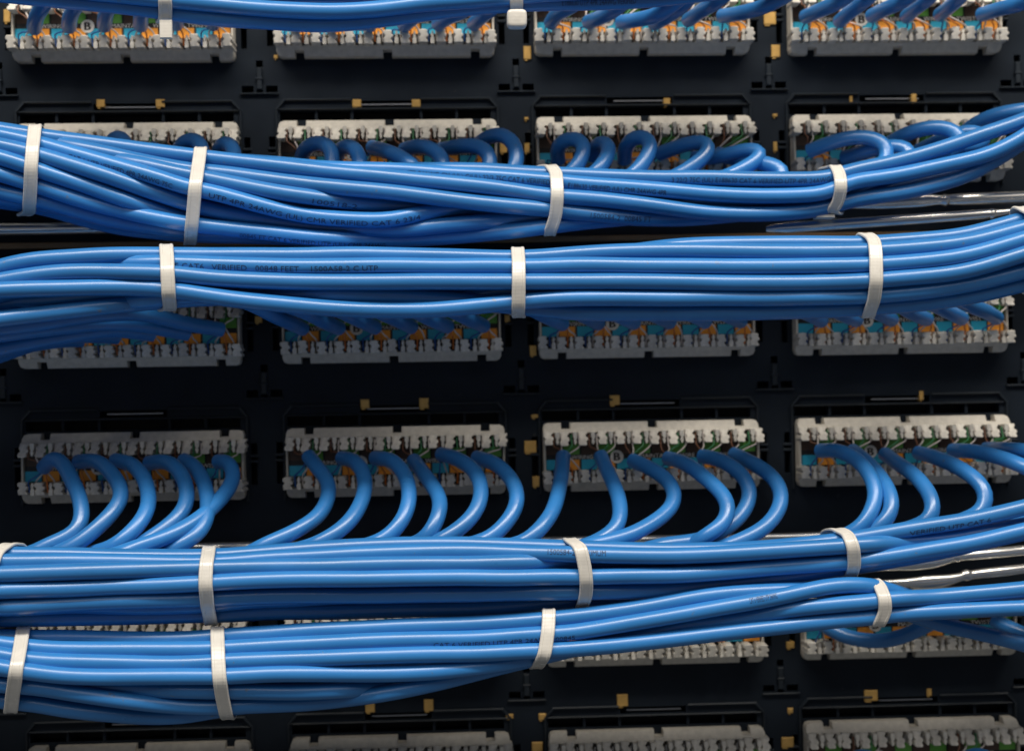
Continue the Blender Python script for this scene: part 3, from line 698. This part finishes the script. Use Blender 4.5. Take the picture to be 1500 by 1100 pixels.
# twisted-pair wires fanning from each jacket end into the slots of its block
PAIRS = [(0, 0, 'w_brown'), (1, 0, 'w_green'), (0, 1, 'w_blue'), (1, 1, 'w_orange')]
for key, v in LP.items():
    r, c, p = key
    if key == (4, 3, 3): continue
    o, (P, T, N, B) = CABLES[key]; b = block_origin(r, c); e = P[0]; dirn = -T[0]
    for (cellk, low, colr) in PAIRS:
        for q in (0, 1):
            sx = b[0] + 25.8 * (2 * p + cellk) + (14.0 if q == 0 else 25.0)
            za, zb = (b[2] - 34, b[2] - 17) if not low else (b[2] - BH + 33, b[2] - BH + 17)
            j = rng.normal(0, 1.4, 3)
            ang = (cellk * 2 + q) * .8 + low * 3.1
            st = e - dirn * 3 + N[0] * 5 * math.cos(ang) + B[0] * 5 * math.sin(ang)
            mid = np.array([(st[0] * .45 + sx * .55), -max(30, min(46, -st[1] * .4 + 26)) , st[2] * .4 + za * .6]) + j
            pts = np.array([st, st + dirn * 5, mid, (sx, -36, za), (sx, -33, (za + zb) / 2), (sx, -31, zb)])
            W_ = resample(pts, 4.5)
            mw = MB(); mw.tube(W_, 1.2, 6)
            obj('wire', mw.mesh('wire', [M[colr if q == 0 else 'w_white']], P[0]), o)

# jacket lettering
def print_on(key, body, px0, px1, cap=7.2, side=0.35, ink='inkprint'):
    """letters wrapped round the jacket between two photo x positions; side = angle below the camera-facing line"""
    o, (P, T, N, B) = CABLES[key]
    X = np.array([proj(q)[0] for q in P]); d = np.r_[0, np.cumsum(np.linalg.norm(np.diff(P, axis=0), axis=1))]
    i0 = int(np.argmin(np.abs(X - px0))); i1 = int(np.argmin(np.abs(X - px1)))
    s0, s1 = d[i0], d[i1]; sg = 1 if s1 > s0 else -1
    vs, fs = text_mesh(body, 10, cuts=True); v = np.array(vs); w = v[:, 0].max() - v[:, 0].min(); cx0 = v[:, 0].min()
    k = cap / 7.0
    out = []
    for x, y, _ in vs:
        s_ = s0 + (x - cx0) / w * (s1 - s0)
        pt = np.array([np.interp(s_, d, P[:, q]) for q in range(3)]); tt = np.array([np.interp(s_, d, T[:, q]) for q in range(3)]) * sg
        vw = np.array([CX, -D, CZ]) - pt; vw -= tt * np.dot(vw, tt); vw /= np.linalg.norm(vw)
        upv = np.cross(vw, tt); upv /= np.linalg.norm(upv)
        th = -side + (y - 3.5) * k / RAD
        out.append(pt + (RAD + .22) * (vw * math.cos(th) + upv * math.sin(th)))
    m_ = MB(); m_.add(out, fs, 0)
    obj('printed_text', m_.mesh('printed_text', [M[ink]], P[0]), o)
print_on(('B', 0), '3 22/2 75C (UL) E188630 CAT 6 VERIFIED UTP 4PR 24AWG', 980, 1216, side=.25)
print_on(('B', 1), '4PR 24AWG CM (UL) C(UL) 22/3 75C CAT 6 VERIFIED', 600, 800, side=.2)
print_on(('B', 1), 'E188630 VERIFIED (UL) CMR 24AWG 4PR', 832, 978, side=.35)
print_on(('B', 3), '1500584-2  00845 FT', 858, 950, side=.1)
print_on(('B', 5), 'CAT 6 UTP VERIFIED 4PR 24AWG 75C', 100, 262, side=.5)
print_on(('B', 5), 'UTP 4PR 24AWG (UL) CMR VERIFIED CAT 6 23/4', 305, 618, side=.45)
print_on(('B', 4), '100518-2', 460, 524, side=.5)
print_on(('B', 8), '00845 FT CAT 6 VERIFIED UTP (UL) CMR 24AWG', 350, 560, side=.75)
print_on(('C', 2), 'E CAT6   VERIFIED   00848 FEET    1500A58-2 C UTP', 262, 552, side=.3)
print_on(('D', 1), '1500584-2 MAXIMUM', 800, 890, side=-.25)
print_on(('E', 1), 'CAT 6 VERIFIED UTP 24AWG', 1090, 1130, side=-.2)
print_on(('E', 1), 'CAT 6 VERIFIED UTP 4PR 24AWG 00845', 630, 840, side=.75)
print_on(('D', 0), 'VERIFIED UTP CAT 6', 1335, 1440, side=.6)
print_on((3, 3, 0), '100518', 1279, 1264, side=.1) if False else None
print_on(('A', 1), 'E188630 UTP 4PR 24AWG VERIFIED', 820, 930, side=.0)

# ------------------------------------------------------------------ cable ties
TIES = [('A', 0, [(241, -40), (242, 20), (243, 57)]), ('A', 1, [(756, -40), (757, 0), (757, 30)]),
 ('B', 0, [(53, 184), (47, 250), (43, 322)]), ('B', 1, [(295, 214), (287, 280), (279, 358)]),
 ('B', 2, [(790, 247), (806, 250), (815, 264), (817, 300), (814, 330), (803, 350)]), ('B', 3, [(1207, 246), (1222, 250), (1231, 266), (1232, 290), (1227, 308), (1214, 318)]),
 ('C', 0, [(243, 361), (245, 388), (246, 415), (249, 442)]), ('C', 1, [(758, 364), (760, 390), (760, 430), (759, 466)]),
 ('C', 2, [(1264, 346), (1278, 350), (1283, 370), (1284, 411), (1281, 440), (1271, 462)]), ('C', 3, [(1492, 304), (1510, 312), (1519, 330), (1522, 380), (1516, 425)]),
 ('D', 0, [(14, 797), (-4, 802), (-15, 826), (-18, 870), (-14, 915)]), ('D', 1, [(306, 801), (301, 826), (301, 850), (304, 880), (310, 914)]),
 ('D', 2, [(834, 790), (850, 796), (858, 825), (859, 850), (850, 878)]), ('D', 3, [(1225, 775), (1241, 778), (1250, 796), (1252, 820), (1246, 842)]),
 ('E', 0, [(34, 926), (25, 968), (18, 1020), (15, 1054)]), ('E', 1, [(318, 915), (320, 965), (325, 1010), (334, 1054)]),
 ('E', 2, [(804, 880), (803, 905), (798, 940), (785, 975)]), ('E', 3, [(1277, 844), (1288, 849), (1296, 868), (1297, 890), (1286, 914)])]
TN = {'A': 2, 'B': 4, 'C': 4, 'D': 4, 'E': 4}
def hull2(pts):
    pts = sorted(map(tuple, pts)); 
    def half(ps):
        h = []
        for p in ps:
            while len(h) >= 2 and (h[-1][0] - h[-2][0]) * (p[1] - h[-2][1]) - (h[-1][1] - h[-2][1]) * (p[0] - h[-2][0]) <= 0: h.pop()
            h.append(p)
        return h
    a = half(pts); b = half(pts[::-1]); return np.array(a[:-1] + b[:-1])
for bn, ti, tr in TIES:
    pk = PACK[bn]; tr = np.array(tr, float)
    xm = float(np.mean(tr[:, 0])); pts = []
    for i in range(pk['N']):
        a = pk['act'][:, i]
        if not a.any(): continue
        xa = ST[a]
        if not (xa[0] - 5 <= xm <= xa[-1] + 5): continue
        y0 = np.interp(xm, xa, pk['Y'][a, i]); xx = np.interp(y0, tr[:, 1], tr[:, 0])
        y = np.interp(xx, xa, pk['Y'][a, i]); h = np.interp(xx, xa, pk['H'][a, i])
        w = at(xx, y, h)
        for t in np.linspace(0, 2 * np.pi, 28, endpoint=False): pts.append((w[2] + (RAD + 2.7) * math.cos(t), -w[1] + (RAD + 2.7) * math.sin(t)))
    hp = hull2(pts)                                                 # (z, h)
    L = np.vstack([hp, hp[:1]]); d = np.r_[0, np.cumsum(np.linalg.norm(np.diff(L, axis=0), axis=1))]
    n = 110; u = np.linspace(0, d[-1], n, endpoint=False); Q = np.stack([np.interp(u, d, L[:, k]) for k in range(2)], 1)
    for _ in range(4): Q = .25 * np.roll(Q, 1, 0) + .5 * Q + .25 * np.roll(Q, -1, 0)
    cz, ch = Q.mean(0)
    Z, Hh = Q[:, 0], Q[:, 1]
    # sideways position: follow the traced front, straight behind
    Xs = np.zeros(n)
    zt = Z.max(); zb = Z.min(); ht = Hh[np.argmax(Z)]; hb = Hh[np.argmin(Z)]
    for k in range(n):
        f = (zt - Z[k]) / (zt - zb); hl = ht * (1 - f) + hb * f
        yv = tr[0, 1] + f * (tr[-1, 1] - tr[0, 1])
        xf = np.interp(yv, tr[:, 1], tr[:, 0])
        xbk = tr[0, 0] + f * (tr[-1, 0] - tr[0, 0])
        if Hh[k] >= hl - 1: xw = at(xf, yv, Hh[k])[0]
        else: xw = at(xbk, yv, ht)[0]
        Xs[k] = xw
    for _ in range(14): Xs = .25 * np.roll(Xs, 1) + .5 * Xs + .25 * np.roll(Xs, -1)
    tq = np.roll(Q, -1, 0) - np.roll(Q, 1, 0); tq /= np.linalg.norm(tq, axis=1)[:, None]
    nq = np.stack([tq[:, 1], -tq[:, 0]], 1); sgn = np.sign(((Q - Q.mean(0)) * nq).sum(1).mean()); nq *= sgn
    T3 = np.stack([np.roll(Xs, -1) - np.roll(Xs, 1), -(np.roll(Hh, -1) - np.roll(Hh, 1)), np.roll(Z, -1) - np.roll(Z, 1)], 1); T3 /= np.linalg.norm(T3, axis=1)[:, None]
    N3 = np.stack([np.zeros(n), -nq[:, 1], nq[:, 0]], 1)
    B3 = np.cross(T3, N3); B3 /= np.linalg.norm(B3, axis=1)[:, None]
    P3 = np.stack([Xs, -Hh, Z], 1)
    HW, TH = 8.6, 1.6
    prof = [(-HW, -TH), (HW, -TH), (HW, TH - 1.2), (HW - 1.2, TH), (HW * .55, TH), (HW * .5, TH - .5), (-HW * .5, TH - .5), (-HW * .55, TH), (-HW + 1.2, TH), (-HW, TH - 1.2)]
    ms = MB(); vs = []
    for k in range(n):
        for (bw, tn) in prof: vs.append(P3[k] + B3[k] * bw + N3[k] * tn)
    m_ = len(prof); fs = []
    for k in range(n):
        for i in range(m_): fs.append((k * m_ + i, k * m_ + (i + 1) % m_, ((k + 1) % n) * m_ + (i + 1) % m_, ((k + 1) % n) * m_ + i))
    ms.add(vs, fs, 0, False)
    kb = int(np.argmin(Q[:, 1] + .4 * Q[:, 0])); org = P3[kb]
    root = empty('cable_tie', org)
    nm = BN[bn]; k_n = {2: 'two', 4: 'four'}[TN[bn]]
    thing(root, f'white cable tie, {ORD[ti]} of {k_n} from left on the {nm}', 'cable tie', 'white cable ties round the bundles')
    me = ms.mesh('strap', [M['nylon']], org); recalc(me)
    for pl in me.polygons: pl.use_smooth = True
    me.set_sharp_from_angle(angle=math.radians(38))
    obj('strap', me, root)
    # locking head
    mh = MB()
    if (bn, ti) == ('A', 1): hc = at(757, 29, 262); sz = (13, 12, 9)
    else: hc = P3[kb] + N3[kb] * 6; sz = (12, 9, 8)
    nu, nv = 20, 12; sp = lambda q, e: math.copysign(abs(q) ** e, q); vv = []
    for a_ in range(nv + 1):
        ph = -math.pi / 2 + math.pi * a_ / nv
        for b_ in range(nu):
            th = 2 * math.pi * b_ / nu; cp_ = sp(math.cos(ph), .4)
            vv.append((hc[0] + sz[0] * cp_ * sp(math.cos(th), .45), hc[1] + sz[2] * sp(math.sin(ph), .4), hc[2] + sz[1] * cp_ * sp(math.sin(th), .45)))
    mh.add(vv, [(a_ * nu + b_, a_ * nu + (b_ + 1) % nu, (a_ + 1) * nu + (b_ + 1) % nu, (a_ + 1) * nu + b_) for a_ in range(nv) for b_ in range(nu)], 0, True)
    me = mh.mesh('head', [M['nylon']], org); recalc(me); obj('head', me, root)
    if (bn, ti) in (('A', 0), ('B', 3)):                            # cut tail in sight
        mt = MB()
        if bn == 'A': p0, p1 = at(243, 30, 240), at(243, 57, 240); mt.box(p0[0] - 8, p0[0] + 8, p1[2], p0[2], 238, 242.5, c=1)
        else: p0, p1 = at(1195, 320, 160), at(1222, 314, 160); mt.box(p0[0], p1[0], p0[2], p0[2] + 4.5, 146, 164, c=1)
        obj('tail', mt.mesh('tail', [M['nylon']], org), root)

# ------------------------------------------------------------------ chromed lacing bars
def bar(pts, label, cat='lacing bar'):
    P = np.array([list(at(p[0], p[1], p[2])) + [p[3], p[4]] for p in pts]); 
    d = np.r_[0, np.cumsum(np.linalg.norm(np.diff(P[:, :3], axis=0), axis=1))]
    u = np.linspace(0, d[-1], max(20, int(d[-1] / 3.5))); Q = np.stack([np.interp(u, d, P[:, k]) for k in range(5)], 1)
    for _ in range(22): Q[1:-1] = .25 * Q[:-2] + .5 * Q[1:-1] + .25 * Q[2:]
    mbx = MB(); mbx.tube(Q[:, :3], Q[:, 3], 16, flat=Q[:, 4])
    o = obj('lacing_bar', mbx.mesh('lacing_bar', [M['chrome']], Q[0, :3]), None, Q[0, :3])
    thing(o, label, cat, 'chromed lacing bars'); return o, Q
def collar(o, Q, px, py, h, r):
    c = at(px, py, h); mbx = MB(); dx = np.linspace(-7, 7, 9); rr = r + 2.2 * np.exp(-(dx / 4) ** 2)
    mbx.tube(np.stack([c[0] + dx, np.full(9, c[1]), c[2] + .06 * dx], 1), rr, 16)
    obj('collar', mbx.mesh('collar', [M['chrome']], Q[0, :3]), o)
o, Q = bar([(-60, 337, 42, 9.0, 1), (150, 334, 42, 8.4, 1), (400, 324, 44, 7.8, 1), (690, 310, 46, 7.8, 1), (1000, 304, 48, 6, 1), (1240, 300, 60, 6, .8), (1290, 298, 64, 8.5, .5), (1360, 293, 66, 10, .5), (1378, 293, 68, 4.5, .8), (1392, 293, 68, 8.4, 1), (1500, 289, 74, 9.0, 1), (1570, 286, 74, 9.0, 1)],
         'long chromed bar running behind the second bundle, its flattened end at right'); collar(o, Q, 1384, 293.5, 68, 6.5)
o, Q = bar([(1122, 336, 98, 4, 1), (1132, 335.5, 100, 7.8, 1), (1300, 324, 106, 7.6, 1), (1455, 313, 112, 6.9, 1), (1466, 312, 112, 4, 1), (1500, 307, 114, 4, 1), (1570, 300, 116, 4, 1)],
         'short chromed bar slanting between the second and third bundles at right'); collar(o, Q, 1453, 313.2, 112, 5.2)
o, Q = bar([(-60, 809, 52, 6, 1), (340, 800, 52, 6, 1), (1170, 786, 56, 6, 1), (1570, 765, 70, 6, 1)], 'chromed bar along the back of the fourth bundle')
o, Q = bar([(1200, 838, 70, 4, 1), (1290, 832, 84, 4, 1), (1318, 829, 88, 6, .9), (1334, 826, 92, 10, .55), (1380, 822, 96, 8.6, .7), (1394, 816, 98, 4, 1), (1408, 814, 98, 7.2, 1), (1500, 806, 106, 7.4, 1), (1570, 800, 108, 7.4, 1)],
         'upper of two chromed bars with flattened ends below the fourth bundle at right'); collar(o, Q, 1402, 814.5, 98, 6.4)
o, Q = bar([(1220, 856, 70, 4, 1), (1300, 853, 84, 4, 1), (1330, 853, 90, 6, .9), (1352, 853, 94, 10, .55), (1392, 850, 96, 8.6, .7), (1410, 843, 98, 4, 1), (1424, 841, 98, 6.9, 1), (1500, 833, 106, 7.2, 1), (1570, 826, 108, 7.2, 1)],
         'lower of two chromed bars with flattened ends above the lowest bundle at right'); collar(o, Q, 1416, 842, 98, 6.2)
